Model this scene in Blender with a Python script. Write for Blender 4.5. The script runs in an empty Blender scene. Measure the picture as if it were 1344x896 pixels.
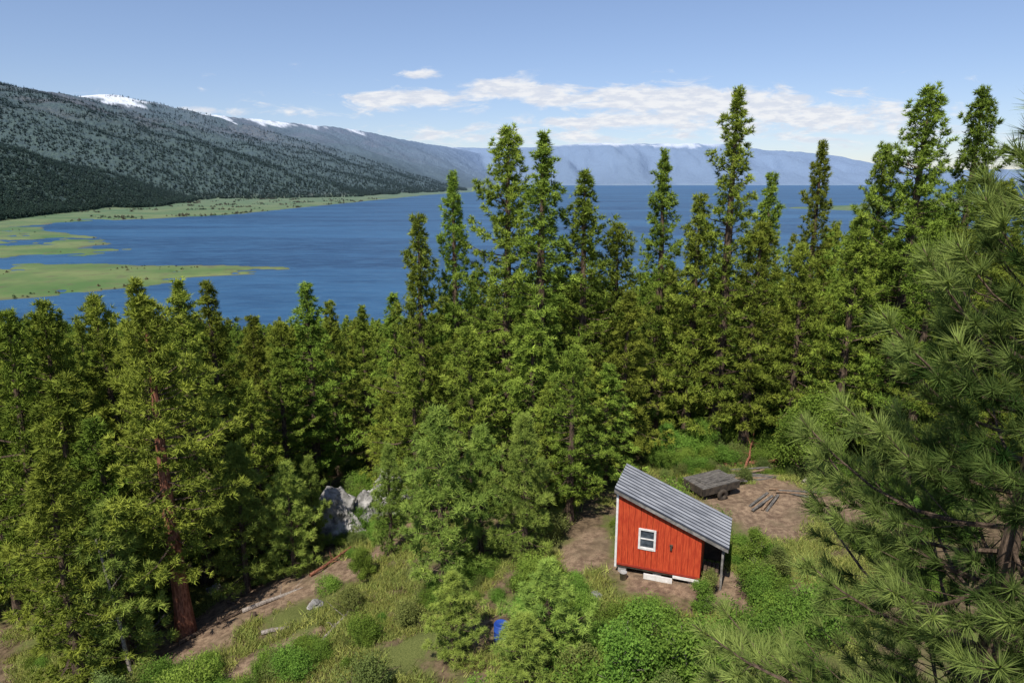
import bpy, math, random, time
import numpy as np
from mathutils import Vector
random.seed(7)
scene=bpy.context.scene
CAMZ=110.0
# ------------------------------------------------------------------ noise
def _h(ix,iy,s):
    n=(ix.astype(np.int64)*374761393+iy.astype(np.int64)*668265263+s*974711)&0x7fffffff
    n=((n^(n>>13))*1274126177)&0x7fffffff
    n=(n^(n>>16))
    return (n&0xffff)/65535.0
def vnoise(x,y,s=0):
    ix=np.floor(x);iy=np.floor(y);fx=x-ix;fy=y-iy
    fx=fx*fx*(3-2*fx);fy=fy*fy*(3-2*fy)
    a=_h(ix,iy,s);b=_h(ix+1,iy,s);c=_h(ix,iy+1,s);d=_h(ix+1,iy+1,s)
    return (a*(1-fx)+b*fx)*(1-fy)+(c*(1-fx)+d*fx)*fy
def fbm(x,y,o=4,s=0):
    v=0;a=.5;t=0
    for i in range(o):
        v=v+a*vnoise(x*2**i+17.3*i,y*2**i+5.1*i,s+i);t+=a;a*=.5
    return v/t-.5
def sst(a,b,x):
    t=np.clip((x-a)/(b-a),0,1);return t*t*(3-2*t)
def polysd(px,py,poly):
    d=np.full(px.shape,1e18);ins=np.zeros(px.shape,bool)
    n=len(poly)
    for i in range(n):
        ax,ay=poly[i];bx,by=poly[(i+1)%n]
        ex,ey=bx-ax,by-ay;wx,wy=px-ax,py-ay
        t=np.clip((wx*ex+wy*ey)/(ex*ex+ey*ey),0,1)
        d=np.minimum(d,(wx-ex*t)**2+(wy-ey*t)**2)
        c=((ay>py)!=(by>py))
        xi=ax+(py-ay)*(bx-ax)/((by-ay) if by!=ay else 1e-9)
        ins^=(c&(px<xi))
    d=np.sqrt(d);return np.where(ins,d,-d)
# ------------------------------------------------------------------ terrain
MEADOW=[(-160,12300),(-380,6707),(-649,5305),(-763,4057),(-853,3089),(-924,2262),(-1057,2037),(-1216,1849),(-1150,1700),(-1040,1539),(-812,1353),(-707,1221),(-720,1160),(-601,1111),(-645,1031),(-749,1000),(-3000,1000),(-9000,1000),(-9000,16500),(-100,16500)]
SPIT=[(-688,916),(-588,925),(-478,907),(-371,895),(-275,872),(-313,817),(-351,778),(-394,742),(-438,679),(-488,642),(-700,600),(-2500,600),(-2500,916)]
YS=[-9000,0,6000,7200,7700,8200,9000,10800,12000,14000,17000,24000]
XR=[-4300,-4300,-4250,-4240,-4243,-4141,-3843,-3132,-2592,-1981,-1309,-300]
HR=[750,750,774,803,892,850,806,824,828,753,740,740]
FY=[-9000,0,1900,2900,3900,4700,7500,12000,18000,26000]
FX=[-1300,-1300,-1400,-1540,-1720,-1050,-500,-200,0,200]
AA=[-.5,-.077,.0838,.2018,.2446,.2986,.353,.407,.4614,.5145,.57,.75,1.2]
AH=[900,900,960,1010,1030,970,850,790,660,450,310,270,300]
def hill(x,y):
    h=-15-.06*np.clip(y,0,None)+np.clip(-.15*np.clip(y,None,0),0,55)
    h=h-.27*np.clip(3-x,0,33)+.03*np.clip(x-25,0,60)
    k=(y-45)/6.0
    h=h-.15*6*np.where(k>30,k,np.log1p(np.exp(np.clip(k,-30,30))))
    near=sst(3,9,np.hypot(x-7,y-27))
    h=h+near*(.9*fbm(x/9,y/9,4,3)+.35*fbm(x/1.4,y/1.4,2,9))+sst(60,200,y)*7*fbm(x/90,y/90,4,5)
    return h+CAMZ
def ground(x,y):
    x=np.asarray(x,float);y=np.asarray(y,float)
    shp=x.shape;x=x.ravel();y=y.ravel()
    z=np.full(x.shape,-6.0)
    nr_=(y<700)&(np.abs(x)<3000)
    z[nr_]=np.maximum(hill(x[nr_],y[nr_]),-6)
    nn_=(y<700)&~nr_; z[nn_]=np.maximum(hill(np.clip(x[nn_],-3000,3000),y[nn_]),-6)
    f=(y>520)&(x<300)
    if f.any():
        X_,Y_=x[f],y[f]
        wob=30*fbm(X_/120,Y_/200,4,21)+30*fbm(X_/28,Y_/60,4,22)
        sd=np.maximum(polysd(X_,Y_,MEADOW),polysd(X_,Y_,SPIT))+wob
        sd=sd-240*sst(.09,.20,fbm(X_/100,Y_/60,4,23))*(Y_<2000)*(X_>-1700)
        m=np.clip(sd*.03,-6,1.6)+np.where(sd>0,1.0*fbm(X_/40,Y_/55,3,2)+.35,0)
        z[f]=np.maximum(z[f],m)
    f=x<300
    if f.any():
        X_,Y_=x[f],y[f]
        xf=np.interp(Y_,FY,FX)+160*fbm(Y_/500,X_/900,3,31);xr=np.interp(Y_,YS,XR);hr=np.interp(Y_,YS,HR)+CAMZ
        q=(xf-X_)/(xf-xr);p=q>0
        X_,Y_,q,hr=X_[p],Y_[p],q[p],hr[p]
        qq=np.clip(q,0,1);prof=.18*qq+.82*qq**1.15
        spur=(np.abs(fbm(Y_/1000+.15*X_/900,X_/3200,5,41))*-2+.35)*330+110*fbm(X_/300,Y_/300,4,44)
        mt=hr*prof-np.clip(q-1,0,3)*200+spur*np.clip(qq*(1-qq)*3.2+.02,0,1)+22*fbm(X_/200,Y_/200,5,47)*qq
        mt=mt+34*fbm(Y_/520,X_/900,4,49)*sst(.8,1,qq)
        idx=np.nonzero(f)[0][p];z[idx]=np.maximum(z[idx],mt)
    f=(y>14000)
    if f.any():
        X_,Y_=x[f],y[f];hs=np.interp(X_/Y_,AA,AH)+CAMZ
        q2=np.clip((Y_-15300-1500*fbm(X_/1300,Y_/9000,4,61))/4700,0,1)
        fr=hs*q2+(800*(.3-np.abs(fbm(X_/1000,Y_/4000,5,63))*2))*q2*(1-q2)*2.6+150*fbm(X_/600,Y_/600,4,65)*q2
        z_=np.where((q2>0)&(Y_<21500),np.maximum(z[f],fr),z[f]);z[f]=np.where(Y_>=21500,np.maximum(z_,hs*.8),z_)
    f=(x>900)&(y>0)
    if f.any():
        X_,Y_=x[f],y[f]
        e=1-np.hypot((X_-2700)/1620,(Y_-2750)/430)+.18*fbm(X_/300,Y_/300,4,71)
        z_=np.where(e>-.02,np.maximum(z[f],np.clip(e*90,-6,48)+6*fbm(X_/90,Y_/90,3,72)),z[f])
        el=(X_-.55*Y_-2200)*.035
        z[f]=np.where((el>0)&(Y_<15300),np.maximum(z_,np.minimum(el,500)+30*fbm(X_/700,Y_/700,4,77)*np.clip(el/20,0,1)),z_)
    return z.reshape(shp)
def gz(x,y): return float(hill(np.array([float(x)]),np.array([float(y)]))[0])
def dirtmask(x,y):
    n=fbm(x/2.2,y/2.2,5,81)
    def g(cx,cy,rx,ry,rot=0):
        c,s=math.cos(rot),math.sin(rot);dx=x-cx;dy=y-cy
        u=(dx*c+dy*s)/rx;v=(-dx*s+dy*c)/ry
        return 1-np.sqrt(u*u+v*v)
    m=np.maximum.reduce([g(6.9,26.2,4.0,1.8,-.3),g(14.2,34.5,4.8,4.2,.2),g(3.5,28.5,1.2,3.2,-.4),g(-12.5,31.5,6.5,2.2,.45),g(-17,27.8,3.8,2.1,.2),g(-5.5,36,3.0,1.0,.5),g(-10.5,25.6,2.4,.7,.5)])
    return np.clip(sst(-.14,.26,m+n*1.5),0,1)
def mesh_from(name,V,F3,mi=None,mats=(),smooth=False,attrs=None):
    me=bpy.data.meshes.new(name)
    V=np.asarray(V,np.float32);F3=np.asarray(F3,np.int32);k=F3.shape[1]
    me.vertices.add(len(V));me.vertices.foreach_set('co',V.ravel())
    me.loops.add(F3.size);me.loops.foreach_set('vertex_index',F3.ravel())
    me.polygons.add(len(F3));me.polygons.foreach_set('loop_start',np.arange(len(F3),dtype=np.int32)*k)
    if mi is not None: me.polygons.foreach_set('material_index',np.asarray(mi,np.int32))
    me.polygons.foreach_set('use_smooth',np.full(len(F3),smooth))
    for m in mats: me.materials.append(m)
    me.update(calc_edges=True)
    if attrs:
        for n,(t,d) in attrs.items():
            at=me.attributes.new(n,t,'POINT')
            at.data.foreach_set('value' if t=='FLOAT' else ('vector' if t=='FLOAT_VECTOR' else 'color'),np.asarray(d,np.float32).ravel())
    return me
def add(name,me,parent=None,loc=(0,0,0),rot=(0,0,0),sc=(1,1,1)):
    o=bpy.data.objects.new(name,me);scene.collection.objects.link(o)
    o.location=loc;o.rotation_euler=rot;o.scale=sc
    if parent: o.parent=parent
    return o
# ------------------------------------------------------------------ node helpers
class NT:
    def __init__(s,nt): s.nt=nt;s.n=nt.nodes;s.l=nt.links
    def node(s,t,**k):
        n=s.n.new(t)
        for a,b in k.items(): setattr(n,a,b)
        return n
    def put(s,sock,v):
        if isinstance(v,bpy.types.NodeSocket): s.l.new(v,sock)
        else: sock.default_value=v
    def m(s,op,a,b=None,c=None,clamp=False):
        n=s.node('ShaderNodeMath',operation=op,use_clamp=clamp);s.put(n.inputs[0],a)
        if b is not None:s.put(n.inputs[1],b)
        if c is not None:s.put(n.inputs[2],c)
        return n.outputs[0]
    def mix(s,f,a,b,bt='MIX'):
        n=s.node('ShaderNodeMix',data_type='RGBA',blend_type=bt);s.put(n.inputs[0],f)
        s.put(n.inputs[6],a if isinstance(a,bpy.types.NodeSocket) else (*a[:3],1));s.put(n.inputs[7],b if isinstance(b,bpy.types.NodeSocket) else (*b[:3],1))
        return n.outputs[2]
    def noise(s,vec,scale,detail=4,rough=.55,dist=0):
        n=s.node('ShaderNodeTexNoise');
        if vec is not None:s.put(n.inputs['Vector'],vec)
        n.inputs['Scale'].default_value=scale;n.inputs['Detail'].default_value=detail;n.inputs['Roughness'].default_value=rough;n.inputs['Distortion'].default_value=dist
        return n.outputs[0]
    def ss(s,a,b,x):
        n=s.node('ShaderNodeMapRange',interpolation_type='SMOOTHSTEP');s.put(n.inputs[0],x);n.inputs[1].default_value=a;n.inputs[2].default_value=b
        return n.outputs[0]
    def attr(s,name): return s.node('ShaderNodeAttribute',attribute_name=name)
def newmat(name):
    m=bpy.data.materials.new(name);m.use_nodes=True;m.node_tree.nodes.clear();t=NT(m.node_tree)
    t.out=t.node('ShaderNodeOutputMaterial');return m,t
def hazed(t,col):  # air haze painted into the surface colour, stronger with distance from the origin
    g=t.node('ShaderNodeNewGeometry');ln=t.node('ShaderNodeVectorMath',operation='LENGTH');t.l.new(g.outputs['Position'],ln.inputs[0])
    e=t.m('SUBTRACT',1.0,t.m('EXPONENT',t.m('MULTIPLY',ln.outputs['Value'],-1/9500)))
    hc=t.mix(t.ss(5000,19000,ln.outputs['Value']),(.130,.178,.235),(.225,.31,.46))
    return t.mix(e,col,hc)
def bsdf(t,col,rough=.8,spec=.2,bump=None,bs=.3,bd=.05,metal=0):
    p=t.node('ShaderNodeBsdfPrincipled');t.put(p.inputs['Base Color'],col if isinstance(col,bpy.types.NodeSocket) else (*col,1))
    t.put(p.inputs['Roughness'],rough);p.inputs['Specular IOR Level'].default_value=spec;p.inputs['Metallic'].default_value=metal
    if bump is not None:
        b=t.node('ShaderNodeBump');b.inputs['Strength'].default_value=bs;b.inputs['Distance'].default_value=bd;t.put(b.inputs['Height'],bump);t.l.new(b.outputs[0],p.inputs['Normal'])
    t.l.new(p.outputs[0],t.out.inputs[0]);return p
def foliage_mat(name,dark,light,transl=.4,haze=False):
    m,t=newmat(name)
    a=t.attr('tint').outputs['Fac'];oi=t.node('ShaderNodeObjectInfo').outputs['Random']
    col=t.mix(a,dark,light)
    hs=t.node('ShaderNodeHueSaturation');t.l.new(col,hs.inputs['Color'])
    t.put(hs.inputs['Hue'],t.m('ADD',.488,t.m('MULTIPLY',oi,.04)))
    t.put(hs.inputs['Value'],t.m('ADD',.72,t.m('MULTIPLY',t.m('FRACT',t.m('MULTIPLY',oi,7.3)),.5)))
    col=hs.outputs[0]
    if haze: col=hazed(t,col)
    d=t.node('ShaderNodeBsdfDiffuse');t.l.new(col,d.inputs[0])
    if transl>0:
        tr=t.node('ShaderNodeBsdfTranslucent');t.l.new(col,tr.inputs[0])
        mx=t.node('ShaderNodeMixShader');mx.inputs[0].default_value=transl;t.l.new(d.outputs[0],mx.inputs[1]);t.l.new(tr.outputs[0],mx.inputs[2]);t.l.new(mx.outputs[0],t.out.inputs[0])
    else: t.l.new(d.outputs[0],t.out.inputs[0])
    return m
def obj_vec(t): return t.node('ShaderNodeTexCoord').outputs['Object']
M_NEEDLE=foliage_mat('pine_needles',(.045,.085,.015),(.36,.42,.062),0)
M_NEEDLE_Y=foliage_mat('young_pine_needles',(.085,.15,.03),(.36,.45,.085),0)
M_HERO=foliage_mat('long_pine_needles',(.05,.10,.022),(.48,.55,.14),.25)
M_LEAF=foliage_mat('leaves',(.10,.18,.028),(.30,.42,.07),.35)
M_LEAF2=foliage_mat('grey_green_leaves',(.11,.145,.04),(.32,.36,.10),.3)
M_GRASS=foliage_mat('grass_blades',(.15,.18,.035),(.40,.40,.11),0)
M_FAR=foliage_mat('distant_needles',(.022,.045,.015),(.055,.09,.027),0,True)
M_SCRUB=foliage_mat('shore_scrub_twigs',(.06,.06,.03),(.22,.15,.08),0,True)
def barkmat(name,c1,c2):
    m,t=newmat(name);v=obj_vec(t);mp=t.node('ShaderNodeMapping');mp.inputs['Scale'].default_value=(5,5,1.2);t.l.new(v,mp.inputs[0])
    n=t.noise(mp.outputs[0],2.5,5,.7);col=t.mix(t.ss(.35,.65,n),c1,c2);bsdf(t,col,.9,.1,n,.8,.05);return m
M_BARK=barkmat('pine_bark',(.05,.035,.025),(.17,.12,.085))
M_BARKR=barkmat('red_pine_bark',(.14,.05,.03),(.38,.17,.105))
M_DEAD=barkmat('dead_wood',(.16,.13,.11),(.40,.35,.30))
# ------------------------------------------------------------------ terrain mesh
az=np.concatenate([np.arange(-180,-44,2.0),np.arange(-44,44,.16),np.arange(44,180,2.0)])
az=np.radians(az);rr=[3.0]
while rr[-1]<34000: rr.append(rr[-1]*1.0125)
rr=np.array(rr)
A,Rr=np.meshgrid(az,rr);X=Rr*np.sin(A);Y=Rr*np.cos(A);Z=ground(X,Y)
na,nr=len(az),len(rr)
V=np.stack([X,Y,Z],-1).reshape(-1,3);V=np.vstack([V,[[0,0,gz(0,0)]]])
i,j=np.meshgrid(np.arange(nr-1),np.arange(na),indexing='ij');j2=(j+1)%na
F=np.stack([i*na+j,(i)*na+j2,(i+1)*na+j2,(i+1)*na+j],-1).reshape(-1,4)[:, ::-1]
xv,yv,zv=V[:,0],V[:,1],V[:,2]
xf=np.interp(yv,FY,FX)
dm=np.zeros(len(V));kk=(yv<60)&(yv>5)&(np.abs(xv)<60);dm[kk]=dirtmask(xv[kk],yv[kk])
mead=((yv>520)&(zv<14)).astype(float)
mtn=np.where((yv>520)|(xv<-1300),sst(10,26,zv),0)
q=np.clip((xf-xv)/(xf-np.interp(yv,YS,XR)),0,1.3)
burn=sst(.3,.85,q+.7*fbm(xv/700,yv/700,4,90))*(yv<12500)
snow=np.where((yv>15000),sst(1000,1120,zv+380*fbm(xv/380,yv/380,5,91)),0)*.8
for (sx,sy,ra,bi) in [(-4240,7650,380,.1),(-4180,8000,250,.0),(-3850,9000,520,-.35),(-3450,10000,560,-.3),(-3150,10900,480,-.4),(-2650,11900,350,-.45)]:
    snow=np.maximum(snow,sst(0,.35,1-np.hypot((xv-sx)/ra,(yv-sy)/(ra*1.2))+1.3*fbm(xv/120,yv/120,4,92)+bi))
east=((xv>600)&(yv>1500)&(yv<15000)).astype(float)
cov=np.stack([dm,mead,mtn,np.ones_like(dm)],-1);cov2=np.stack([snow,burn,east,np.ones_like(dm)],-1)
m,t=newmat('ground')
c=t.node('ShaderNodeSeparateColor');t.l.new(t.attr('cov').outputs['Color'],c.inputs[0])
c2=t.node('ShaderNodeSeparateColor');t.l.new(t.attr('cov2').outputs['Color'],c2.inputs[0])
P=t.node('ShaderNodeNewGeometry').outputs['Position']
n1=t.noise(P,.35,5,.65);n2=t.noise(P,3,4,.7);n3=t.noise(P,22,2,.7)
lit=t.mix(t.ss(.3,.7,n2),(.075,.052,.032),(.21,.15,.09))
grs=t.mix(t.ss(.3,.7,n3),(.075,.09,.024),(.17,.185,.055))
base=t.mix(t.ss(.44,.58,n1),lit,grs)
drt=t.mix(t.ss(.3,.7,n2),(.14,.09,.06),(.36,.255,.165));drt=t.mix(t.m('MULTIPLY',t.ss(.48,.66,n3),.6),drt,(.09,.07,.05))
drt=t.mix(t.m('MULTIPLY',t.ss(.5,.62,n1),.5),drt,(.16,.125,.075))
base=t.mix(c.outputs[0],base,drt)
nm=t.noise(P,.008,5,.6);nm2=t.noise(P,.05,3,.6)
md=t.mix(t.ss(.35,.65,nm),(.09,.165,.042),(.185,.225,.075));md=t.mix(t.m('MULTIPLY',t.ss(.52,.68,nm2),.6),md,(.13,.125,.06))
sp=t.node('ShaderNodeSeparateXYZ');t.l.new(P,sp.inputs[0])
md=t.mix(t.m('MULTIPLY',t.ss(.9,.1,sp.outputs[2]),t.ss(.35,.6,nm)),md,(.13,.125,.065))
base=t.mix(c.outputs[1],base,md)
n4=t.noise(P,.03,3,.8);n5=t.noise(P,.0022,5,.6)
fo=t.mix(t.ss(.38,.62,n4),(.016,.034,.012),(.048,.076,.026))
bu=t.mix(t.ss(.40,.62,n4),(.040,.038,.026),(.15,.115,.08))
mt=t.mix(t.m('MULTIPLY',c2.outputs[1],t.ss(.40,.60,n5)),fo,bu)
mt=t.mix(c2.outputs[2],mt,t.mix(t.ss(.4,.6,nm2),(.06,.08,.04),(.24,.20,.14)))
base=t.mix(c.outputs[2],base,mt)
base=t.mix(c2.outputs[0],base,(.85,.87,.9))
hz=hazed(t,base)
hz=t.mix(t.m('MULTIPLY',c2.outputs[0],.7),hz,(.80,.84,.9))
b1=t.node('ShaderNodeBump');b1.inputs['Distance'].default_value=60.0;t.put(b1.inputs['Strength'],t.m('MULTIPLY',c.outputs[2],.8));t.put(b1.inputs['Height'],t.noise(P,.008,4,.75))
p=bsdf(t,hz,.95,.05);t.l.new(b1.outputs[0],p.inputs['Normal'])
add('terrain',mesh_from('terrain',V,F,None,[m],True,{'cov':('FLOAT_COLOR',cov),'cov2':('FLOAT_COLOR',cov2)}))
# ------------------------------------------------------------------ lake
m,t=newmat('lake_water')
P=t.node('ShaderNodeNewGeometry').outputs['Position']
mp=t.node('ShaderNodeMapping');mp.inputs['Scale'].default_value=(.0011,.0045,1);mp.inputs['Rotation'].default_value=(0,0,.25);t.l.new(P,mp.inputs[0])
a=t.noise(mp.outputs[0],1,6,.7,.6)
mp2=t.node('ShaderNodeMapping');mp2.inputs['Scale'].default_value=(.02,.06,1);mp2.inputs['Rotation'].default_value=(0,0,-.2);t.l.new(P,mp2.inputs[0])
b=t.noise(mp2.outputs[0],1,4,.75)
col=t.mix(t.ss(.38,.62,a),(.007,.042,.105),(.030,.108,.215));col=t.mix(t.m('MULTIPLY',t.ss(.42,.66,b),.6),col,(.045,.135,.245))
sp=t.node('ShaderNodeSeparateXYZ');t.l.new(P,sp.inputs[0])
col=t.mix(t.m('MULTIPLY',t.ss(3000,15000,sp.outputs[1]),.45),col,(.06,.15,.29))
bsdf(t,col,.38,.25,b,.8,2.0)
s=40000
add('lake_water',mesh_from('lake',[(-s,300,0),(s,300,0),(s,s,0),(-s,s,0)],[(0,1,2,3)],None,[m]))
# ------------------------------------------------------------------ plant builders
def basis(d,rng):
    d=d/np.linalg.norm(d,axis=1,keepdims=True);r=rng.normal(size=d.shape)
    x=np.cross(r,d);x/=np.linalg.norm(x,axis=1,keepdims=True)+1e-9;y=np.cross(d,x);return np.stack([x,y,d],2)
def tuft(n,l,w,a0,a1,rng,axis=0):
    th=np.radians(rng.uniform(a0,a1,n));ph=rng.uniform(0,6.283,n)
    d=np.stack([np.sin(th)*np.cos(ph),np.sin(th)*np.sin(ph),np.cos(th)],1)
    b=np.zeros((n,3));b[:,2]=axis*rng.uniform(0,1,n)
    pr=np.cross(d,rng.normal(size=(n,3)));pr/=np.linalg.norm(pr,axis=1,keepdims=True)
    L=l*rng.uniform(.7,1.15,(n,1))
    return np.stack([b-pr*w/2,b+pr*w/2,b+d*L],1).reshape(-1,3)
def tube(pts,rad,k=5):
    pts=np.array(pts,float);n=len(pts)
    d=np.empty_like(pts);d[1:-1]=pts[2:]-pts[:-2];d[0]=pts[1]-pts[0];d[-1]=pts[-1]-pts[-2];d/=np.linalg.norm(d,axis=1,keepdims=True)+1e-9
    u=np.cross(d,np.array([.13,.97,.21]));u/=np.linalg.norm(u,axis=1,keepdims=True)+1e-9;v=np.cross(d,u)
    a=np.arange(k)*6.2832/k;rad=np.asarray(rad,float)
    V=(pts[:,None]+rad[:,None,None]*(np.cos(a)[None,:,None]*u[:,None]+np.sin(a)[None,:,None]*v[:,None])).reshape(-1,3)
    F=[]
    for i in range(n-1):
        for j in range(k):
            p=i*k+j;b=i*k+(j+1)%k;F+= [(p,b,b+k),(p,b+k,p+k)]
    return V,np.array(F)
class Acc:
    def __init__(s): s.V=[];s.F=[];s.M=[];s.T=[];s.n=0
    def add(s,V,F,mi,t):
        s.V.append(V);s.F.append(np.asarray(F)+s.n);s.M.append(np.full(len(F),mi));s.T.append(np.broadcast_to(np.asarray(t,float),(len(V),)));s.n+=len(V)
    def tufts(s,temps,P,D,S,mi,tint,rng):
        P=np.array(P);D=np.array(D);S=np.array(S);tint=np.array(tint);w=rng.integers(0,len(temps),len(P))
        for k,T in enumerate(temps):
            s_=w==k
            if not s_.any(): continue
            B=basis(D[s_],rng);V=np.einsum('kij,mj->kmi',B,T)*S[s_][:,None,None]+P[s_][:,None,:]
            tt=np.repeat(tint[s_],len(T));V=V.reshape(-1,3);s.add(V,np.arange(len(V)).reshape(-1,3),mi,tt)
    def mesh(s,name,mats):
        return mesh_from(name,np.vstack(s.V),np.vstack(s.F),np.concatenate(s.M),mats,False,{'tint':('FLOAT',np.concatenate(s.T))})
def pine(name,H,R,base,seed,mats,step=.115,tl=.30,tw=.052,nn=11,dens=3.4,power=.8,droop=0,trunk=.019,cl=3):
    rng=np.random.default_rng(seed);A=Acc();mats=mats+[M_BARK]
    zz=np.linspace(0,H,9);off=np.cumsum(rng.normal(0,.04,(9,2)),0)*np.linspace(0,1,9)[:,None]
    tp=np.column_stack([off,zz]);rd=H*trunk*(1-zz/H)**.8+.02;rd[0]*=1.25
    A.add(*tube(tp,rd,8),0,.5)
    P=[];D=[];S=[];T=[]
    z=base*H;azm=rng.uniform(0,6.28);lob=rng.uniform(.72,1.22,12)
    while z<H-.15:
        h=(z-base*H)/(H*(1-base))
        azm+=2.4+rng.normal(0,.35)
        pr=(1-h)**power*min(1,.5+2.6*h)
        L=R*pr*rng.uniform(.50,1.20)*lob[int((azm%6.283)/6.283*12)%12]*(1+.26*math.sin(z*2.3+seed))+.12
        if rng.random()<.08: L*=.4
        el=math.radians(-8-droop+48*h**1.3+rng.normal(0,7))
        d=np.array([math.cos(azm)*math.cos(el),math.sin(azm)*math.cos(el),math.sin(el)]);lat=np.array([-math.sin(azm),math.cos(azm),0])
        o=np.array([np.interp(z,zz,off[:,0]),np.interp(z,zz,off[:,1]),z])
        up=np.array([0,0,1.])
        cv=lambda t:o+np.outer(t,d*L)+np.outer(L*.16*t*t-.05*L*np.sin(t*3.14),up)
        A.add(*tube(cv(np.array([0,.5,.95])),[.015*L+.01,.010*L+.006,.005],3),2,.5)
        n0=int(L*dens*(1+.12*L)+2);tb=rng.random()
        t_=rng.uniform(.16,1,n0)**.75;t_[0]=.98;sd=rng.choice([-1,1],n0);wl=.45*L*(1.06-t_)**.7*rng.random(n0)*(t_<.97)
        p=cv(t_)+np.outer(sd*wl,lat)+np.outer(wl*.35,d)+rng.normal(0,.05,(n0,3));cb=rng.random(n0)
        p=np.repeat(p,cl,0);t_=np.repeat(t_,cl);sd=np.repeat(sd,cl);wl=np.repeat(wl,cl);cb=np.repeat(cb,cl);n=len(t_)
        p=p+rng.normal(0,.085,(n,3))
        P.append(p);D.append(d*.8+np.outer(sd*.5*(wl>.1),lat)+np.array([0,0,.55])+rng.normal(0,.3,(n,3)));S.append(rng.uniform(.75,1.2,n))
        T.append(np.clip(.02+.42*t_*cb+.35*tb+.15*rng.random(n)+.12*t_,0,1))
        z+=step*rng.uniform(.5,1.5)*(1.15-.6*h)
    P.append([[off[-1,0],off[-1,1],H-.05]]);D.append([[0,0,1]]);S.append([1]);T.append([.7])
    temps=[tuft(nn,tl,tw,15,85,rng) for _ in range(5)]
    A.tufts(temps,np.vstack(P),np.vstack(D),np.concatenate(S),1,np.concatenate(T),rng)
    return A.mesh(name,mats)
PV=[pine('pine_a',25,3.8,.10,1,[M_BARK,M_NEEDLE],power=.86),
    pine('pine_b',24,4.4,.09,2,[M_BARK,M_NEEDLE],power=.70),
    pine('pine_c',19,3.4,.12,3,[M_BARK,M_NEEDLE],power=.78),
    pine('pine_d',17,3.3,.16,4,[M_BARK,M_NEEDLE],power=.68),
    pine('pine_e',9,2.3,.07,5,[M_BARK,M_NEEDLE_Y],tl=.32,tw=.035,nn=14,power=.75,droop=-10,dens=3.8,step=.10),
    pine('pine_f',14,2.9,.10,6,[M_BARK,M_NEEDLE],power=.72),
    pine('pine_g',18,3.4,.25,8,[M_BARKR,M_NEEDLE],power=.60,trunk=.022,step=.10),
    pine('pine_lod_a',19,3.2,.1,9,[M_BARK,M_NEEDLE],power=.8,step=.18,tl=.5,tw=.10,nn=8,dens=5,cl=1),
    pine('pine_lod_b',18,3.4,.1,10,[M_BARK,M_NEEDLE],power=.66,step=.18,tl=.5,tw=.10,nn=8,dens=5,cl=1),
    pine('pine_h',22,3.5,.12,12,[M_BARK,M_NEEDLE],power=.92)]
PH=[25,24,19,17,9,14,18,19,18,22]
# (bearing tangent, distance, top elevation tangent, form, width factor)
TREES=[(.314,44,.1248,0,1),(-.0075,42,.0743,1,1),(.0428,40,.067,9,1.15),(.106,41,.0123,2,1.1),(.218,47,.0435,9,.95),(-.0834,42,.0123,0,.85),
(-.136,40,-.0488,2,.95),(.4376,48,.0538,0,.85),(.577,42,.1277,1,1.05),(.657,46,.125,1,1),(.529,45,.05,1,.8),(.371,52,.009,2,.9),(.503,40,-.0464,2,1),
(.27,45,-.02,2,1),(.36,43,-.06,3,1.1),(.43,42,-.09,3,1),(.155,43,-.06,3,1),(.17,40,-.16,5,1.1),(.62,36,-.06,3,1),(.70,34,.0,1,.9),
(-.558,36,-.1426,2,1),(-.496,36,-.14,9,1.15),(-.449,40,-.1458,2,1),(-.612,40,-.166,3,1),(-.3058,46,-.148,2,1.1),(-.271,55,-.1745,2,1),
(-.223,50,-.18,9,1),(-.177,46,-.163,2,1),(-.703,38,-.1745,3,1),(-.763,35,-.192,3,1),(-.389,50,-.197,2,1),(-.345,46,-.205,3,1),
(-.1138,28,-.341,4,1.1),(.021,29,-.352,4,1.1),(-.05,30,-.37,4,1.1),(-.195,33,-.40,4,.95),(.06,20,-.60,4,1.35),(-.735,26,-.42,5,1.1),
(-.06,35,-.215,5,1.1),(.03,36,-.19,5,1.2),(.10,36,-.25,5,1.1),(-.15,37,-.26,5,1.0),(-.64,30,-.36,5,1.1),
(-.70,31,-.30,5,1.2),(-.65,27,-.50,4,1.2),(-.435,33,-.40,4,1.1),(.092,32,-.24,3,.85),(.055,33,-.30,5,1.0),(-.545,29.4,-.17,6,1.05),(-.40,38,-.30,5,1),(.145,37,-.27,5,1.1),
(-.355,33.5,-.43,4,1.15),(-.32,36,-.42,4,.9),(-.10,22.5,-.62,4,1.3),(.02,18.5,-.70,4,1.4)]
occ=[]
for k,(a_,D_,tt,v,w) in enumerate(TREES):
    x=a_*D_;g=gz(x,D_);Ht=CAMZ+tt*D_-g;s_=Ht/PH[v];ws=w*(s_*.5+.5)
    if v==4: ws=w*(s_*.8+.1)
    add('pine_tree',PV[v],None,(x,D_,g-.1),(0,0,k*1.7),(ws,ws,s_));occ.append((x,D_))
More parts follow.
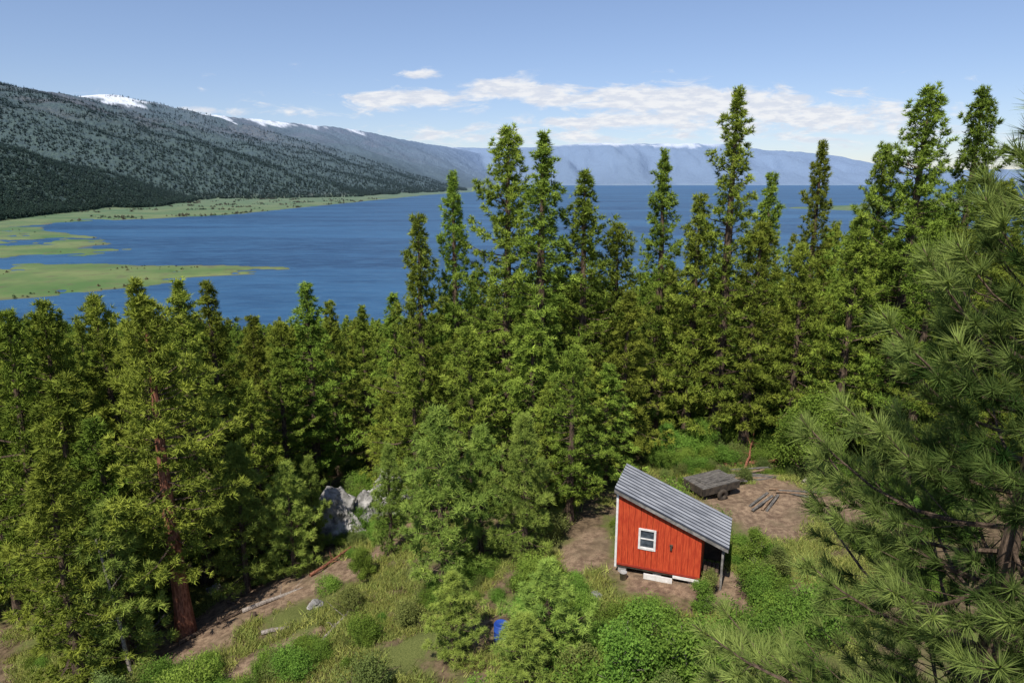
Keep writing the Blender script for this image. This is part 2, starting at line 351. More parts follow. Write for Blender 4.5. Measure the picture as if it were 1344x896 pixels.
# ------------------------------------------------------------------ scatter tool
def scatter(name,P,rot,scl,idx,protos):
    col=bpy.data.collections.new(name+'_forms')
    for n,me in enumerate(protos):
        o=bpy.data.objects.new('%s_form_%02d'%(name,n),me);col.objects.link(o)
    P=np.asarray(P,np.float32);me=bpy.data.meshes.new(name);me.vertices.add(len(P));me.vertices.foreach_set('co',P.ravel())
    a=me.attributes.new('rot','FLOAT_VECTOR','POINT');a.data.foreach_set('vector',np.asarray(rot,np.float32).ravel())
    a=me.attributes.new('scl','FLOAT_VECTOR','POINT');a.data.foreach_set('vector',np.asarray(scl,np.float32).ravel())
    a=me.attributes.new('idx','INT','POINT');a.data.foreach_set('value',np.asarray(idx,np.int32))
    o=add(name,me);ng=bpy.data.node_groups.new(name,'GeometryNodeTree')
    ng.interface.new_socket('Geometry',in_out='INPUT',socket_type='NodeSocketGeometry');ng.interface.new_socket('Geometry',in_out='OUTPUT',socket_type='NodeSocketGeometry')
    N=ng.nodes;L=ng.links;gi=N.new('NodeGroupInput');go=N.new('NodeGroupOutput');ip=N.new('GeometryNodeInstanceOnPoints')
    ci=N.new('GeometryNodeCollectionInfo');ci.inputs['Collection'].default_value=col;ci.inputs['Separate Children'].default_value=True;ci.inputs['Reset Children'].default_value=True
    def na_(n,t):
        q=N.new('GeometryNodeInputNamedAttribute');q.data_type=t;q.inputs['Name'].default_value=n;return [s for s in q.outputs if s.enabled][0]
    e=N.new('FunctionNodeEulerToRotation')
    L.new(gi.outputs[0],ip.inputs['Points']);L.new(ci.outputs[0],ip.inputs['Instance']);ip.inputs['Pick Instance'].default_value=True
    L.new(na_('idx','INT'),ip.inputs['Instance Index']);L.new(na_('rot','FLOAT_VECTOR'),e.inputs[0]);L.new(e.outputs[0],ip.inputs['Rotation']);L.new(na_('scl','FLOAT_VECTOR'),ip.inputs['Scale'])
    L.new(ip.outputs[0],go.inputs[0]);md=o.modifiers.new('scatter','NODES');md.node_group=ng;return o
# hillside forest
pts=[];sc=[];ix=[];grid={}
def gput(x,y): grid.setdefault((int(x//6),int(y//6)),[]).append((x,y))
def free(x,y,r):
    i,j=int(x//6),int(y//6)
    for a in (-1,0,1):
        for b in (-1,0,1):
            for (u,v) in grid.get((i+a,j+b),()):
                if (u-x)**2+(v-y)**2<r*r: return False
    return True
for o_ in occ: gput(*o_)
rng=np.random.default_rng(11)
N=20000
YY=rng.uniform(0,1,N)**1.3*400+34;XX=rng.uniform(-1.0,.95,N)*YY+rng.uniform(-8,8,N);GG=hill(XX,YY)
for x,y,g in zip(XX,YY,GG):
    a_=x/y
    if y<43 and (a_>-.02 and a_<.62): continue
    if y<46 and -.34<a_<-.20: continue
    if 8<x<22 and y<46: continue
    if g<1.5 or not free(x,y,3.3 if y<90 else 5.8): continue
    if a_<-.1: top=rng.uniform(-.30,-.19)
    elif a_<.45: top=rng.uniform(-.27,-.12)
    else: top=rng.uniform(-.2,-.03)
    H=min(CAMZ+top*y-g,rng.uniform(15,21))
    if H<5: continue
    if y>80: v=int(rng.choice([7,8]))
    else: v=int(rng.choice([2,3,5,9])) if H>11 else int(rng.choice([4,5]))
    s_=H/PH[v];w=rng.uniform(.9,1.2)*(s_*.6+.4)*(1.15 if y>90 else 1)
    pts.append((x,y,g-.1));sc.append((w,w,s_));ix.append(v);gput(x,y)
n=len(pts);rot=np.zeros((n,3));rot[:,2]=rng.uniform(0,6.28,n)
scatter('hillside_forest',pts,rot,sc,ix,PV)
# distant mountain forest
def lowpine(name,seed,mat=None):
    rng=np.random.default_rng(seed);A=Acc();P=[];D=[];S=[];T=[]
    for k in range(16):
        h=rng.uniform(.06,.98);az=rng.uniform(0,6.28);r=.19*(1-h)+.01
        P.append((math.cos(az)*r*.35,math.sin(az)*r*.35,h));D.append((math.cos(az),math.sin(az),-.1));S.append(r*1.2+.04);T.append(rng.random())
    A.tufts([tuft(4,1,.8,10,75,rng) for _ in range(3)],P,D,S,0,T,rng);return A.mesh(name,[mat or M_FAR])
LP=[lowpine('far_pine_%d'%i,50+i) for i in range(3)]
N=60000
y=np.exp(rng.uniform(math.log(1500),math.log(8000),N));xfy=np.interp(y,FY,FX)+160*fbm(y/500,np.zeros(N),3,31);xr_=np.interp(y,YS,XR)
q=rng.uniform(-.02,1,N)**1.5;x=xfy+(xr_-xfy)*q
k=(x/y>-.95)&(x/y<0)&(fbm(x/150,y/150,4,95)>-.3+.35*q)
x=x[k];y=y[k];z=ground(x,y);n=len(x);hh=rng.uniform(12,25,n)
rot=np.zeros((n,3));rot[:,2]=rng.uniform(0,6.28,n)
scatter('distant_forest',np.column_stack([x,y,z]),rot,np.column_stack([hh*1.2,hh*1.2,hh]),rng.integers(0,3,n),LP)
xs=rng.uniform(-1700,-250,15000);ys=rng.uniform(620,4200,15000);zs=ground(xs,ys)
k2=(zs>.15)&(zs<9)&(fbm(xs/70,ys/90,3,96)>.10+.1*(zs>1.2));xs,ys,zs=xs[k2],ys[k2],zs[k2];n=len(xs)
h2=rng.uniform(1.2,3.4,n)*np.where(ys>1900,2.6,1)
rot=np.zeros((n,3));rot[:,2]=rng.uniform(0,6.28,n)
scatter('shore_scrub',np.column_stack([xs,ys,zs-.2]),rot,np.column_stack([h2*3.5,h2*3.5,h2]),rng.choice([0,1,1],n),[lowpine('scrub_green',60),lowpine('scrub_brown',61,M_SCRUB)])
# ------------------------------------------------------------------ broadleaf bushes
def bush(name,H,R,n,ls,seed,mats,lobes=9,stem=.03,lo=.35,lrs=(.22,.48)):
    rng=np.random.default_rng(seed);A=Acc();P=[];D=[];S=[];T=[]
    for l in range(lobes):
        az=rng.uniform(0,6.28);rr_=R*rng.uniform(.1,.78);c=np.array([math.cos(az)*rr_,math.sin(az)*rr_,H*rng.uniform(lo,.85)])
        if l==0:c=np.array([0,0,H*.85])
        lr=R*rng.uniform(*lrs);A.add(*tube([(0,0,0),c*np.array([.5,.5,.55]),c],[stem,stem*.6,.01],4),0,.5)
        for s_ in range(7):
            e=c+rng.normal(0,lr*.55,3);A.add(*tube([c*.8,e],[stem*.35,.006],3),0,.5)
        m_=n//lobes;d=rng.normal(size=(m_,3));d/=np.linalg.norm(d,axis=1,keepdims=True);rad=lr*rng.uniform(.3,1.3,(m_,1))
        p=c+d*rad;tb=rng.random();kk=p[:,2]>.03;p=p[kk];d=d[kk];m_=len(p)
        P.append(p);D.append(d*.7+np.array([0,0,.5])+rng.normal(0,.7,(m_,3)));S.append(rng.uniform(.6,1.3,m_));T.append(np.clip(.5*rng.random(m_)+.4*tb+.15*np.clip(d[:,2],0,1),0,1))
    def leaf(k):
        o=[]
        for q in range(k):
            b=rng.normal(0,ls*1.1,3);u=rng.normal(size=3);u[2]*=.6;u/=np.linalg.norm(u);v=np.cross([0,0,1],u)+rng.normal(0,.5,3);v/=np.linalg.norm(v)
            a_=b-u*ls*.6;c_=b+u*ls*.6;w=v*ls*.38
            o+=[a_,b+w,c_,a_,c_,b-w]
        return np.array(o)
    A.tufts([leaf(4) for _ in range(5)],np.vstack(P),np.vstack(D),np.concatenate(S),1,np.concatenate(T),rng);return A.mesh(name,mats)
BV=[bush('bush_a',2.0,1.5,2600,.085,21,[M_BARK,M_LEAF],14),bush('bush_b',1.3,1.2,2000,.07,22,[M_BARK,M_LEAF],12),bush('bush_c',1.2,1.1,1900,.055,23,[M_BARK,M_LEAF2],12),
    bush('tree_d',5.5,2.3,6500,.10,24,[M_BARK,M_LEAF],22,.06,.3,(.16,.36)),bush('tree_e',6.5,2.2,7000,.09,25,[M_BARK,M_LEAF2],22,.07,.3,(.16,.36)),
    bush('sapling',3.6,1.0,2600,.085,26,[M_DEAD,M_LEAF],16,.03,.22,(.24,.42)),bush('sapling_b',3.0,1.1,2400,.08,27,[M_DEAD,M_LEAF2],15,.03,.22,(.24,.42))]
def place(name,me,x,y,s=1,r=0,dz=-.05,sz=None):
    return add(name,me,None,(x,y,gz(x,y)+dz),(0,0,r),(s,s,sz or s))
for k,(x,y,v,s) in enumerate([(2.5,17.6,0,1.0),(4.6,18.3,0,1.0),(6.2,19.4,1,1.1),(-1.9,17.5,0,1.0),(-3.4,18.9,2,1.1),(7.8,20.8,1,1.1),(9.2,20.2,0,.9),
    (10.2,24.6,0,.7),(11.5,22,0,1.0),(-5.2,21.2,2,1.2),(-13,23.5,1,1.1),(-15.5,25,2,1.0),(-18.5,27,2,1.5),(-20.5,30,0,1.2),(-7.4,27.5,2,.9),(-9.4,24.4,2,.8),(-4.4,25.6,2,.9),(1.6,26.2,1,.8),(2.0,30.5,2,1.1),(9.8,30.6,1,.8),(7.6,32.5,0,.9)]):
    place('leafy_bush',BV[v],x,y,s,k*1.3)
for k,(x,y,v,s) in enumerate([(3.2,17.3,5,.95),(4.4,16.6,6,.9),(5.5,17.7,5,1.0),(6.8,18.2,6,.9),(4.0,19.6,5,.85),(2.3,18.9,6,.7),(-.9,16.9,5,.85),(-2.4,16.8,6,.8),(8.3,19.3,5,.8),(11.2,25.8,6,.6),(-16.2,23.4,6,.8),(10.6,27.0,5,.55),(8.1,24.9,6,.42),(7.4,23.4,5,.45)]):
    place('aspen_sapling',BV[v],x,y,s*1.0,k*1.1)
for k,(x,y,v,s) in enumerate([(17.8,38,3,1.05),(19.5,41,3,.9),(10,41.5,3,.5),(8,42.5,3,.5),(12.8,43,3,.5),(6.0,39,3,.45),(-14.6,35.5,4,.8),(-22,33,4,.9),(-7.5,30.5,3,.35)]):
    place('broadleaf_tree',BV[v],x,y,s,k*2.1)
N=6000
y=rng.uniform(11,60,N);x=rng.uniform(-.85,.75,N)*y
cl=fbm(x/3.5,y/3.5,4,97);k=(dirtmask(x,y)<.3)&~((np.abs(x-6.5)<3.2)&(np.abs(y-27)<3.2))&(cl>.06-.12*(y>38))
x=x[k];y=y[k];n=len(x);s_=rng.uniform(.15,.65,n)*np.where(y<40,1.0,1.5)
rot=np.zeros((n,3));rot[:,2]=rng.uniform(0,6.28,n)
scatter('undergrowth',np.column_stack([x,y,hill(x,y)-.05]),rot,np.column_stack([s_,s_,s_*rng.uniform(.7,1.2,n)]),rng.choice([0,1,2,2],n),BV[:3])
# grass
def grass(name,seed,n=46):
    rng=np.random.default_rng(seed);A=Acc();b=rng.normal(0,.16,(n,3));b[:,2]=0;d=rng.normal(0,.5,(n,3));d[:,2]=1
    h=rng.uniform(.08,.26,(n,1));pr=np.cross(d,rng.normal(size=(n,3)));pr/=np.linalg.norm(pr,axis=1,keepdims=True)
    V=np.stack([b-pr*.013,b+pr*.013,b+d*h],1).reshape(-1,3);A.add(V,np.arange(len(V)).reshape(-1,3),0,np.repeat(rng.random(n),3));return A.mesh(name,[M_GRASS])
N=18000
y=rng.uniform(12,40,N);x=rng.uniform(-.85,.6,N)*y;dd=dirtmask(x,y);gm=fbm(x/2.2,y/2.2,4,98)
k=(rng.random(N)>dd*1.05)&(gm>-.02)&~((np.abs(x-6.5)<2.6)&(np.abs(y-27)<2.8));x=x[k];y=y[k]
rot=np.zeros((len(x),3));rot[:,2]=rng.uniform(0,6.28,len(x));s_=rng.uniform(.5,1.6,len(x))
scatter('grass',np.column_stack([x,y,hill(x,y)]),rot,np.column_stack([s_,s_,s_]),rng.integers(0,3,len(x)),[grass('grass_%d'%i,i) for i in range(3)])
# ------------------------------------------------------------------ close pine
def hero():
    rng=np.random.default_rng(77);A=Acc();H=16.35
    zz=np.linspace(0,H,14);A.add(*tube([(0.05*math.sin(z),.05*math.cos(z*.7),z) for z in zz],.20*(1-zz/H)**.8+.012,10),0,.5)
    P=[];D=[];S=[];T=[];z=6.6;azm=0;up=np.array([0,0,1.])
    def cl(p,d,s,t): P.append(p);D.append(d);S.append(s);T.append(t)
    while z<H-.1:
        dep=H-z;azm+=2.4+rng.normal(0,.3)
        L=min(.24+.50*dep**.97,2.95)*rng.uniform(.66,1.1)
        el=math.radians(55-min(dep,5)*11+rng.normal(0,6))
        d=np.array([math.cos(azm)*math.cos(el),math.sin(azm)*math.cos(el),math.sin(el)]);lat=np.array([-math.sin(azm),math.cos(azm),0]);o=np.array([0,0,z])
        cv=lambda t:o+d*L*t+up*(L*(.22*t*t-.12*math.sin(3.14*t)))
        tt=np.linspace(0,1,6);A.add(*tube([cv(q) for q in tt],.012*L*(1-tt)+.006,5),0,.5)
        cl(cv(.97),cv(1)-cv(.9)+up*.03,1.1,rng.uniform(.6,1));cl(cv(.86),cv(1)-cv(.85),1,rng.uniform(.4,.8))
        s_=.2;sg=1;bb=rng.uniform(-.2,.25)
        while s_<L*.95:
            t_=s_/L;sg=-sg;tl=rng.uniform(.45,.85)*(L-s_)*.62+.14
            dd=d*.75+lat*sg*rng.uniform(.6,1.0)+up*rng.uniform(-.05,.35);dd/=np.linalg.norm(dd);p0=cv(t_);p1=p0+dd*tl*.6;p2=p0+dd*tl+up*.12*tl
            A.add(*tube([p0,p1,p2],[.007,.006,.004],4),0,.5)
            br=max(0,.12+.8*t_*rng.random()+bb)  # inner tufts tinted darker: crown shade painted into the needle colour
            cl(p2,dd+up*.3,rng.uniform(.85,1.2),min(1,br+.2))
            if tl>.4: cl(p1,dd+up*.1,.9,br*.7)
            if tl>.5:
                for g_ in(-1,1):
                    e=dd+np.cross(dd,up)*g_*.8+up*.15;e/=np.linalg.norm(e);A.add(*tube([p1,p1+e*.3],[.005,.003],3),0,.5);cl(p1+e*.28,e+up*.25,.9,br)
            s_+=rng.uniform(.14,.23)
        z+=rng.uniform(.06,.11)
    temps=[tuft(84,.23,.0100,18,64,rng,-.15) for _ in range(5)]
    A.tufts(temps,P,D,S,1,T,rng);return A.mesh('close_pine',[M_BARK,M_HERO])
add('pine_tree',hero(),None,(5.25,6.5,gz(5.25,6.5)-.1),(0,0,.4))
# ------------------------------------------------------------------ simple solids
def boxes(name,lst,mat,parent=None,bev=.006):
    V=[];F=[]
    for (x0,y0,z0,x1,y1,z1) in lst:
        n=len(V);V+=[(x0,y0,z0),(x1,y0,z0),(x1,y1,z0),(x0,y1,z0),(x0,y0,z1),(x1,y0,z1),(x1,y1,z1),(x0,y1,z1)]
        F+=[(n,n+3,n+2,n+1),(n+4,n+5,n+6,n+7),(n,n+1,n+5,n+4),(n+1,n+2,n+6,n+5),(n+2,n+3,n+7,n+6),(n+3,n,n+4,n+7)]
    o=add(name,mesh_from(name,V,F,None,[mat]),parent)
    if bev: b=o.modifiers.new('b','BEVEL');b.width=bev;b.segments=1
    return o
def prism(name,poly,y0,y1,mat,parent=None):
    n=len(poly);me=bpy.data.meshes.new(name);V=[(x,y0,z) for x,z in poly]+[(x,y1,z) for x,z in poly]
    F=[tuple(range(n)),tuple(range(2*n-1,n-1,-1))]+[(i,i+n,(i+1)%n+n,(i+1)%n) for i in range(n)]
    me.from_pydata(V,[],F);me.materials.append(mat);me.update();return add(name,me,parent)
def plain(name,c1,c2,sc=4,rough=.7,spec=.3,metal=0,stretch=(1,1,1)):
    m,t=newmat(name);mp=t.node('ShaderNodeMapping');mp.inputs['Scale'].default_value=stretch;t.l.new(obj_vec(t),mp.inputs[0]);n=t.noise(mp.outputs[0],sc,6,.65);bsdf(t,t.mix(t.ss(.35,.68,n),c1,c2),rough,spec,n,.25,.01,metal);return m
M_RED=plain('red_painted_siding',(.40,.04,.015),(.60,.09,.03),3,.65,.3,0,(6,1,.7))
M_REDD=plain('dark_red_trim',(.26,.028,.014),(.36,.042,.02),5)
M_WHITE=plain('white_paint',(.62,.60,.56),(.80,.79,.76),6)
M_ROOF=plain('metal_pans_painted_shade',(.025,.028,.036),(.055,.06,.072),1.6,.6,.2,0,(.5,2,1))  # dark tone paints the shade between the ribs into the pan colour
M_ROOFL=plain('metal_ribs_painted_light',(.22,.23,.25),(.38,.39,.41),1.6,.5,.3,.1,(.5,2,1))  # pale tone paints the sunlit side of the corrugation onto the ribs
M_GLASS=plain('window_glass',(.03,.04,.05),(.10,.12,.14),2,.1,.6)
M_DARK=plain('dark_wood',(.035,.028,.022),(.09,.07,.05),4,.9)
M_GREY=plain('weathered_boards',(.13,.12,.11),(.32,.30,.27),3,.9,.1,0,(1,7,1))
M_TRL=plain('stained_deck_boards',(.07,.065,.06),(.22,.20,.175),3,.9,.1,0,(1,7,1))
M_BLUE=plain('blue_plastic',(.02,.06,.30),(.03,.09,.40),3,.4,.4)
M_CONC=plain('concrete_block',(.28,.27,.26),(.42,.41,.39),6,.95)
M_ROCK=plain('granite',(.14,.135,.125),(.46,.44,.41),1.6,.95,.1)
M_BROWN=plain('cut_timber',(.17,.10,.06),(.36,.26,.17),3,.9,.1,0,(1,6,1))
# ------------------------------------------------------------------ cabin
cx,cy=4.5,26.7;cab=bpy.data.objects.new('red_cabin',None);scene.collection.objects.link(cab)
fz=gz(cx+1.5,cy-.3)+.44
cab.location=(cx,cy,fz-.05);cab.rotation_euler=(0,0,math.radians(-20))
W,Dp,HL=3.55,2.3,3.46;sl=.40
HRt=HL-sl*W
nb=14
win=(1.0,1.62,1.0,1.84)
for k in range(nb):
    x0=k*W/nb+.008;x1=(k+1)*W/nb-.008;h0=HL-sl*x0;h1=HL-sl*x1
    if x1<=win[0]+.05 or x0>=win[1]-.05: prism('siding_board_%d'%k,[(x0,0),(x1,0),(x1,h1),(x0,h0)],0,.09,M_RED,cab)
    else:
        prism('siding_board_%d'%k,[(x0,0),(x1,0),(x1,win[2]),(x0,win[2])],0,.09,M_RED,cab)
        prism('siding_board_top_%d'%k,[(x0,win[3]),(x1,win[3]),(x1,h1),(x0,h0)],0,.09,M_RED,cab)
prism('front_sheathing_left',[(.0,.02),(win[0]-.02,.02),(win[0]-.02,HL-sl*win[0]-.02),(0,HL-.02)],.03,.10,M_REDD,cab)
prism('front_sheathing_right',[(win[1]+.02,.02),(W,.02),(W,HRt-.02),(win[1]+.02,HL-sl*win[1]-.02)],.03,.10,M_REDD,cab)
boxes('left_wall',[(0,.105,0,.09,Dp-.1,HL-.04)],M_RED,cab);boxes('right_wall',[(W-.09,.105,0,W,Dp-.1,HRt-.04)],M_RED,cab)
prism('back_wall',[(0,0),(W,0),(W,HRt-.03),(0,HL-.03)],Dp-.095,Dp,M_RED,cab)
boxes('floor_deck',[(.02,.02,-.10,W-.02,Dp-.02,-.003)],M_DARK,cab)
x0,x1,z0,z1=win
boxes('window_frame',[(x0-.06,-.03,z0-.07,x0+.03,.06,z1+.06),(x1-.03,-.03,z0-.07,x1+.06,.06,z1+.06),(x0+.032,-.03,z1-.03,x1-.032,.06,z1+.06),(x0+.032,-.04,z0-.07,x1-.032,.06,z0+.03),(x0+.032,-.005,(z0+z1)/2-.025,x1-.032,.04,(z0+z1)/2+.025)],M_WHITE,cab)
boxes('window_glass',[(x0+.02,.045,z0+.02,x1-.02,.055,z1-.02)],M_GLASS,cab,0)
boxes('window_blind',[(x0+.15,.057,z0+.1,x1-.15,.06,(z0+z1)/2-.05)],M_CONC,cab,0)
boxes('corner_trim',[(-.05,-.028,-.12,.045,.06,HL-.03)],M_WHITE,cab)
boxes('base_trim',[(.05,-.02,.0,W,-.003,.10)],M_REDD,cab)
boxes('skirt_board',[(1.25,-.16,-.36,2.45,-.12,-.10),(W-1.1,-.06,-.14,W,-.03,-.01)],M_WHITE,cab)
boxes('porch_lamp',[(2.28,-.10,1.15,2.37,-.002,1.35),(2.26,-.12,1.35,2.39,-.002,1.38)],M_DARK,cab)
boxes('foundation_blocks',[(.1,.1,-.75,.45,.5,-.105),(1.6,.1,-.75,1.95,.5,-.105),(3.1,.1,-.75,3.45,.5,-.105),(.1,1.7,-.75,.45,2.1,-.105),(3.1,1.7,-.75,3.45,2.1,-.105)],M_CONC,cab)
oh=.24;xa,xb=-.12,4.62;ya,yb=-oh,Dp+oh
Vr=[];Fr=[];mi=[];nrib=10;prof=[]
dy=(yb-ya)/nrib
for k in range(nrib+1):
    y_=ya+dy*k;prof+=[(y_,.0)]
    if k<nrib: prof+=[(y_+dy*.55,0),(y_+dy*.62,.05),(y_+dy*.90,.05),(y_+dy*.97,0)]
for (y_,h) in prof:
    Vr.append((xa,y_,HL-sl*xa+.10+h));Vr.append((xb,y_,HL-sl*xb+.10+h))
for k in range(len(prof)-1):
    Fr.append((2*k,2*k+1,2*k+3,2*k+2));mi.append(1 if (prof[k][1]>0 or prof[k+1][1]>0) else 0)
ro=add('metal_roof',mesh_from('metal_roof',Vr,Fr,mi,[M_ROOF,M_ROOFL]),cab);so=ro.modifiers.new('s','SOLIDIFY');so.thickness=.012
def slb(nm,y0,y1,xa,xb,t0,t1,mat): prism(nm,[(xa,HL-sl*xa+t0),(xb,HL-sl*xb+t0),(xb,HL-sl*xb+t1),(xa,HL-sl*xa+t1)],y0,y1,mat,cab)
slb('front_rake_board',ya+.01,ya+.05,xa,xb-.02,-.07,.075,M_GREY);slb('back_rake_board',yb-.05,yb-.01,xa,xb-.02,-.07,.075,M_GREY)
for k in range(4):
    y_=.25+k*.58;slb('rafter_%d'%k,y_,y_+.05,xa+.02,xb-.04,.0,.085,M_DARK)
boxes('lean_to_posts',[(4.35,.0,-.5,4.44,.09,HL-sl*4.4+.03),(4.35,2.1,-.5,4.44,2.19,HL-sl*4.4+.03)],M_GREY,cab)
boxes('lean_to_back',[(W+.01,Dp-.06,-.3,4.34,Dp-.03,HL-sl*4.4-.05)],M_DARK,cab)
boxes('stored_firewood',[(W+.08+.16*i,.9,-.42+.15*j,W+.22+.16*i,1.6,-.29+.15*j) for i in range(4) for j in range(3)],M_BARK,cab,.03)
def lathe(name,prof,mat,k=20):
    V=[];F=[]
    for (r,z) in prof:
        for j in range(k): a=6.2832*j/k;V.append((r*math.cos(a),r*math.sin(a),z))
    for i in range(len(prof)-1):
        for j in range(k): F.append((i*k+j,i*k+(j+1)%k,(i+1)*k+(j+1)%k,(i+1)*k+j))
    return mesh_from(name,V,F,None,[mat],True)
bk=lathe('bucket',[(.001,0),(.13,0),(.155,.34),(.165,.34),(.165,.36),(.145,.36),(.12,.03),(.001,.03)],M_CONC)
place('bucket',bk,4.75,26.1,1,0,0)
dr=lathe('barrel',[(.001,0),(.27,0),(.29,.03),(.29,.28),(.305,.30),(.29,.32),(.29,.58),(.305,.60),(.29,.62),(.29,.86),(.27,.9),(.25,.88),(.001,.88)],M_BLUE)
place('blue_barrel',dr,-.42,22.9,.95,0,0)
def holder(name,x,y,r,dz=0):
    e=bpy.data.objects.new(name,None);scene.collection.objects.link(e);e.location=(x,y,gz(x,y)+dz);e.rotation_euler=(0,0,r);return e
e=holder('wooden_trailer',11.2,35.6,.45)
boxes('deck_boards',[(-1.3+k*.22,-.85,.82,-1.3+k*.22+.2,.85,.86) for k in range(12)],M_TRL,e)
boxes('side_panels',[(-1.3,-.87,.42,1.32,-.83,.817),(-1.3,.83,.42,1.32,.87,.817),(-1.34,-.82,.42,-1.30,.82,.817)],M_DARK,e)
boxes('frame',[(-1.3,-.5,.30,1.6,-.42,.40),(-1.3,.42,.30,1.6,.5,.40),(1.6,-.06,.30,2.5,.06,.38)],M_DARK,e)
boxes('props',[(a_,b_,-.3,a_+.12,b_+.12,.297) for a_ in(-1.2,1.0) for b_ in(-.5,.4)],M_DARK,e)
for k,s_ in enumerate((-1,1)):
    w_=lathe('wheel',[(.10,-.08),(.30,-.08),(.34,-.05),(.34,.05),(.30,.08),(.10,.08),(.10,-.08)],M_DARK);o=add('wheel_%d'%k,w_,e,(0,s_*.97,.3),(math.pi/2,0,0))
boxes('stacked_planks',[(-.9,-.5+k*.2,.863,1.1,-.34+k*.2,.92) for k in range(4)],M_TRL,e)
for nm,x,y,rz,cnt,L in (('lumber_pile',14.6,38.4,.15,9,1.6),('lumber_pile',13.4,34.2,.9,5,1.1),('lumber_pile',16.2,35.5,-.4,4,1.3),('lumber_pile',12.6,37.6,.3,5,1.2)):
    e=holder(nm,x,y,rz)
    for k in range(cnt):
        o=boxes('plank_%d'%k,[(-L,-.07,0,L,.07,.06)],M_BROWN if k%2 else M_TRL,e);o.location=(random.uniform(-.4,.4),k*.17-.7,.08+.06*(k%3));o.rotation_euler=(0,random.uniform(-.06,.06),random.uniform(-.25,.25))
def logmesh(name,L,r,mat,seed,nb=0):
    rng=np.random.default_rng(seed);A=Acc();q=np.linspace(0,1,8);p=np.column_stack([q*L,np.cumsum(rng.normal(0,.03,8)),np.cumsum(rng.normal(0,.02,8))])
    A.add(*tube(p,r*(1-.55*q),8),0,.5)
    for k in range(nb):
        t_=rng.uniform(.3,1);o=np.array([t_*L,np.interp(t_,q,p[:,1]),np.interp(t_,q,p[:,2])]);d=rng.normal(size=3);d[0]=abs(d[0])*.5;d/=np.linalg.norm(d);l=rng.uniform(.3,1.1)
        A.add(*tube([o,o+d*l*.6,o+d*l+rng.normal(0,.08,3)],[.02,.013,.005],4),0,.5)
    return A.mesh(name,[mat])
for k,(x,y,L,r,rz,ry,mt_) in enumerate([(13.4,40.2,5,.16,.2,-.03,M_BARKR),(15.5,40.8,4,.12,-.5,-.1,M_BROWN),(14.5,39.6,3,.09,1.1,-.35,M_BARKR),(-13.5,30.2,4.2,.12,.5,-.12,M_DEAD),(-8,33.5,3.5,.10,-.3,.0,M_DEAD),(17,37,3,.1,.9,-.05,M_DEAD),(-11.5,27.4,3.2,.11,.2,-.1,M_DEAD),(-8.3,25.2,2.6,.09,1.2,-.12,M_DEAD),(-16.0,28.6,3.0,.12,.7,-.15,M_BARK),(-15.0,32.0,3.6,.10,-.4,-.1,M_BARK),(-10.8,32.6,3.0,.09,1.0,-.1,M_BARKR),(-18.6,29.3,2.4,.08,1.4,-.12,M_DEAD)]):
    add('fallen_log',logmesh('log_%d'%k,L,r,mt_,k,16 if k<3 else 8),None,(x,y,gz(x,y)+.12),(0,ry,rz))
stp=lathe('stump',[(.26,-.3),(.20,0),(.16,.12),(.15,.3),(.13,.32),(.001,.31)],M_BARK,12)
for k,(x,y) in enumerate([(-12.6,29.3),(-9.8,30.6),(-14.6,30.0)]): place('tree_stump',stp,x,y,1.0-.1*(k%3),k,0)
add('dead_tree',logmesh('snag',7.2,.10,M_DEAD,31,12),None,(-16.9,26.2,gz(-16.9,26.2)-.2),(0,math.radians(-83),math.radians(165)))
def rock(seed,sx,sy,sz):
    import bmesh
    from mathutils import noise as mn
    bm=bmesh.new();bmesh.ops.create_icosphere(bm,subdivisions=5,radius=1)
    for v in bm.verts:
        p=v.co+Vector((seed*7.1,0,0));f=1+.45*mn.noise(p*1.1)+.22*mn.noise(p*2.7)+.08*mn.noise(p*7);c_=mn.cell(p*1.6)*.12
        v.co=v.co*(f+c_);v.co.x*=sx;v.co.y*=sy;v.co.z*=sz
    me=bpy.data.meshes.new('rock');bm.to_mesh(me);bm.free();me.materials.append(M_ROCK);return me
for k,(x,y,a_,b_,c_) in enumerate([(-10.5,38,1.5,1.2,2.1),(-9.1,39,1.2,1.1,1.5),(-7.4,40,1.3,1.1,2.4),(-16.5,34,.5,.4,.35),(-9.4,29,.35,.3,.22),(3.4,24.6,.3,.25,.2),(-18.6,25.3,.35,.3,.25)]):
    place('boulder',rock(k,a_,b_,c_),x,y,1,k,.25*c_)
# ------------------------------------------------------------------ sky and sun
EL=53;AZ=204
w=bpy.data.worlds.new('World');scene.world=w;w.use_nodes=True;w.node_tree.nodes.clear();t=NT(w.node_tree)
out=t.node('ShaderNodeOutputWorld');bg=t.node('ShaderNodeBackground');sk=t.node('ShaderNodeTexSky',sky_type='NISHITA');sk.sun_disc=False
sk.sun_elevation=math.radians(EL);sk.sun_rotation=math.radians(AZ);sk.altitude=900;sk.air_density=1.0;sk.dust_density=.5;sk.ozone_density=2.2
g=t.node('ShaderNodeTexCoord').outputs['Generated'];s=t.node('ShaderNodeSeparateXYZ');t.l.new(g,s.inputs[0])
yy=t.m('MAXIMUM',s.outputs[1],.05);a=t.m('DIVIDE',s.outputs[0],yy);e=t.m('DIVIDE',s.outputs[2],yy)
cv=t.node('ShaderNodeCombineXYZ');t.put(cv.inputs[0],t.m('MULTIPLY',a,15));t.put(cv.inputs[1],t.m('MULTIPLY',e,55))
n=t.noise(cv.outputs[0],1,8,.64,.5)
env=None
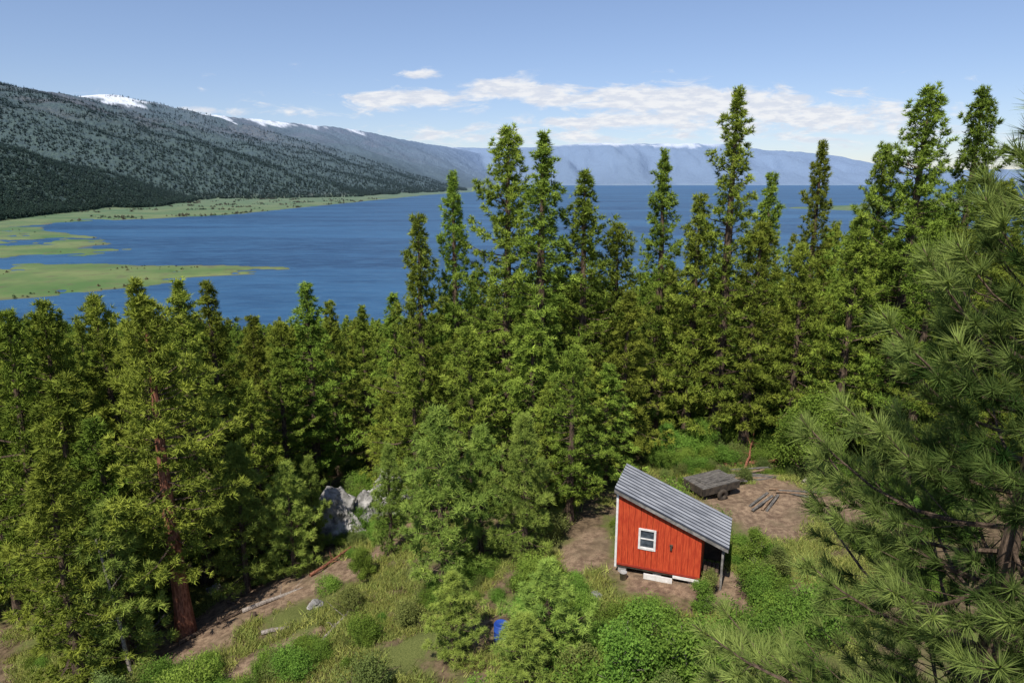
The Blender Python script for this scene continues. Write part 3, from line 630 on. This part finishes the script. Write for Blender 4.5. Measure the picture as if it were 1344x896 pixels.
for (ac,tc,wa,wt,k) in [(.13,.112,.20,.016,.36),(-.02,.127,.07,.012,.28),(-.185,.110,.045,.010,.46),(-.118,.111,.028,.009,.46),(.12,.080,.10,.008,.34),(.44,.088,.17,.022,.34),(.27,.105,.12,.018,.32),(-.13,.142,.03,.006,.34),(-.35,.095,.25,.010,.22),(.1,.062,.6,.016,.22)]:
    u=t.m('DIVIDE',t.m('SUBTRACT',a,ac),wa);v=t.m('DIVIDE',t.m('SUBTRACT',e,tc),wt)
    x=t.m('MULTIPLY',t.m('EXPONENT',t.m('MULTIPLY',t.m('ADD',t.m('MULTIPLY',u,u),t.m('MULTIPLY',v,v)),-1)),k)
    env=x if env is None else t.m('ADD',env,x)
dn=t.ss(.60,.84,t.m('SUBTRACT',t.m('ADD',n,env),t.m('MULTIPLY',t.ss(.14,.2,e),.2)))
dn=t.m('MULTIPLY',dn,t.m('GREATER_THAN',s.outputs[1],.06));dn=t.m('MULTIPLY',dn,.9)
cc=t.mix(t.ss(.40,.62,t.noise(cv.outputs[0],2.2,4,.6)),(6.0,6.3,7.0),(7.6,7.6,7.7))
el_=t.ss(.0,.30,s.outputs[2])
tc_=t.mix(el_,(.88,.86,.98),(1.12,1.05,1.10))
tint=t.mix(1.0,sk.outputs[0],tc_,'MULTIPLY')
col=t.mix(dn,tint,cc)
t.l.new(col,bg.inputs[0]);bg.inputs[1].default_value=.12;t.l.new(bg.outputs[0],out.inputs[0])
w.cycles.sampling_method='MANUAL';w.cycles.sample_map_resolution=512
sd=bpy.data.lights.new('sun','SUN');sd.energy=5.0;sd.angle=math.radians(.5);sd.color=(1,.95,.87);so=bpy.data.objects.new('sun',sd);scene.collection.objects.link(so)
az_=math.radians(AZ);S=Vector((math.sin(az_)*math.cos(math.radians(EL)),math.cos(az_)*math.cos(math.radians(EL)),math.sin(math.radians(EL))))
so.rotation_euler=S.to_track_quat('Z','Y').to_euler();so.location=(0,0,200)
cd=bpy.data.cameras.new('camera');cd.lens=24;cd.sensor_width=36;cd.clip_end=80000;cd.clip_start=.1
co=bpy.data.objects.new('camera',cd);scene.collection.objects.link(co);co.location=(0,0,CAMZ);co.rotation_euler=(math.radians(90-13.28),0,0);scene.camera=co
scene.view_settings.view_transform='Standard';scene.view_settings.look='None';scene.view_settings.exposure=0
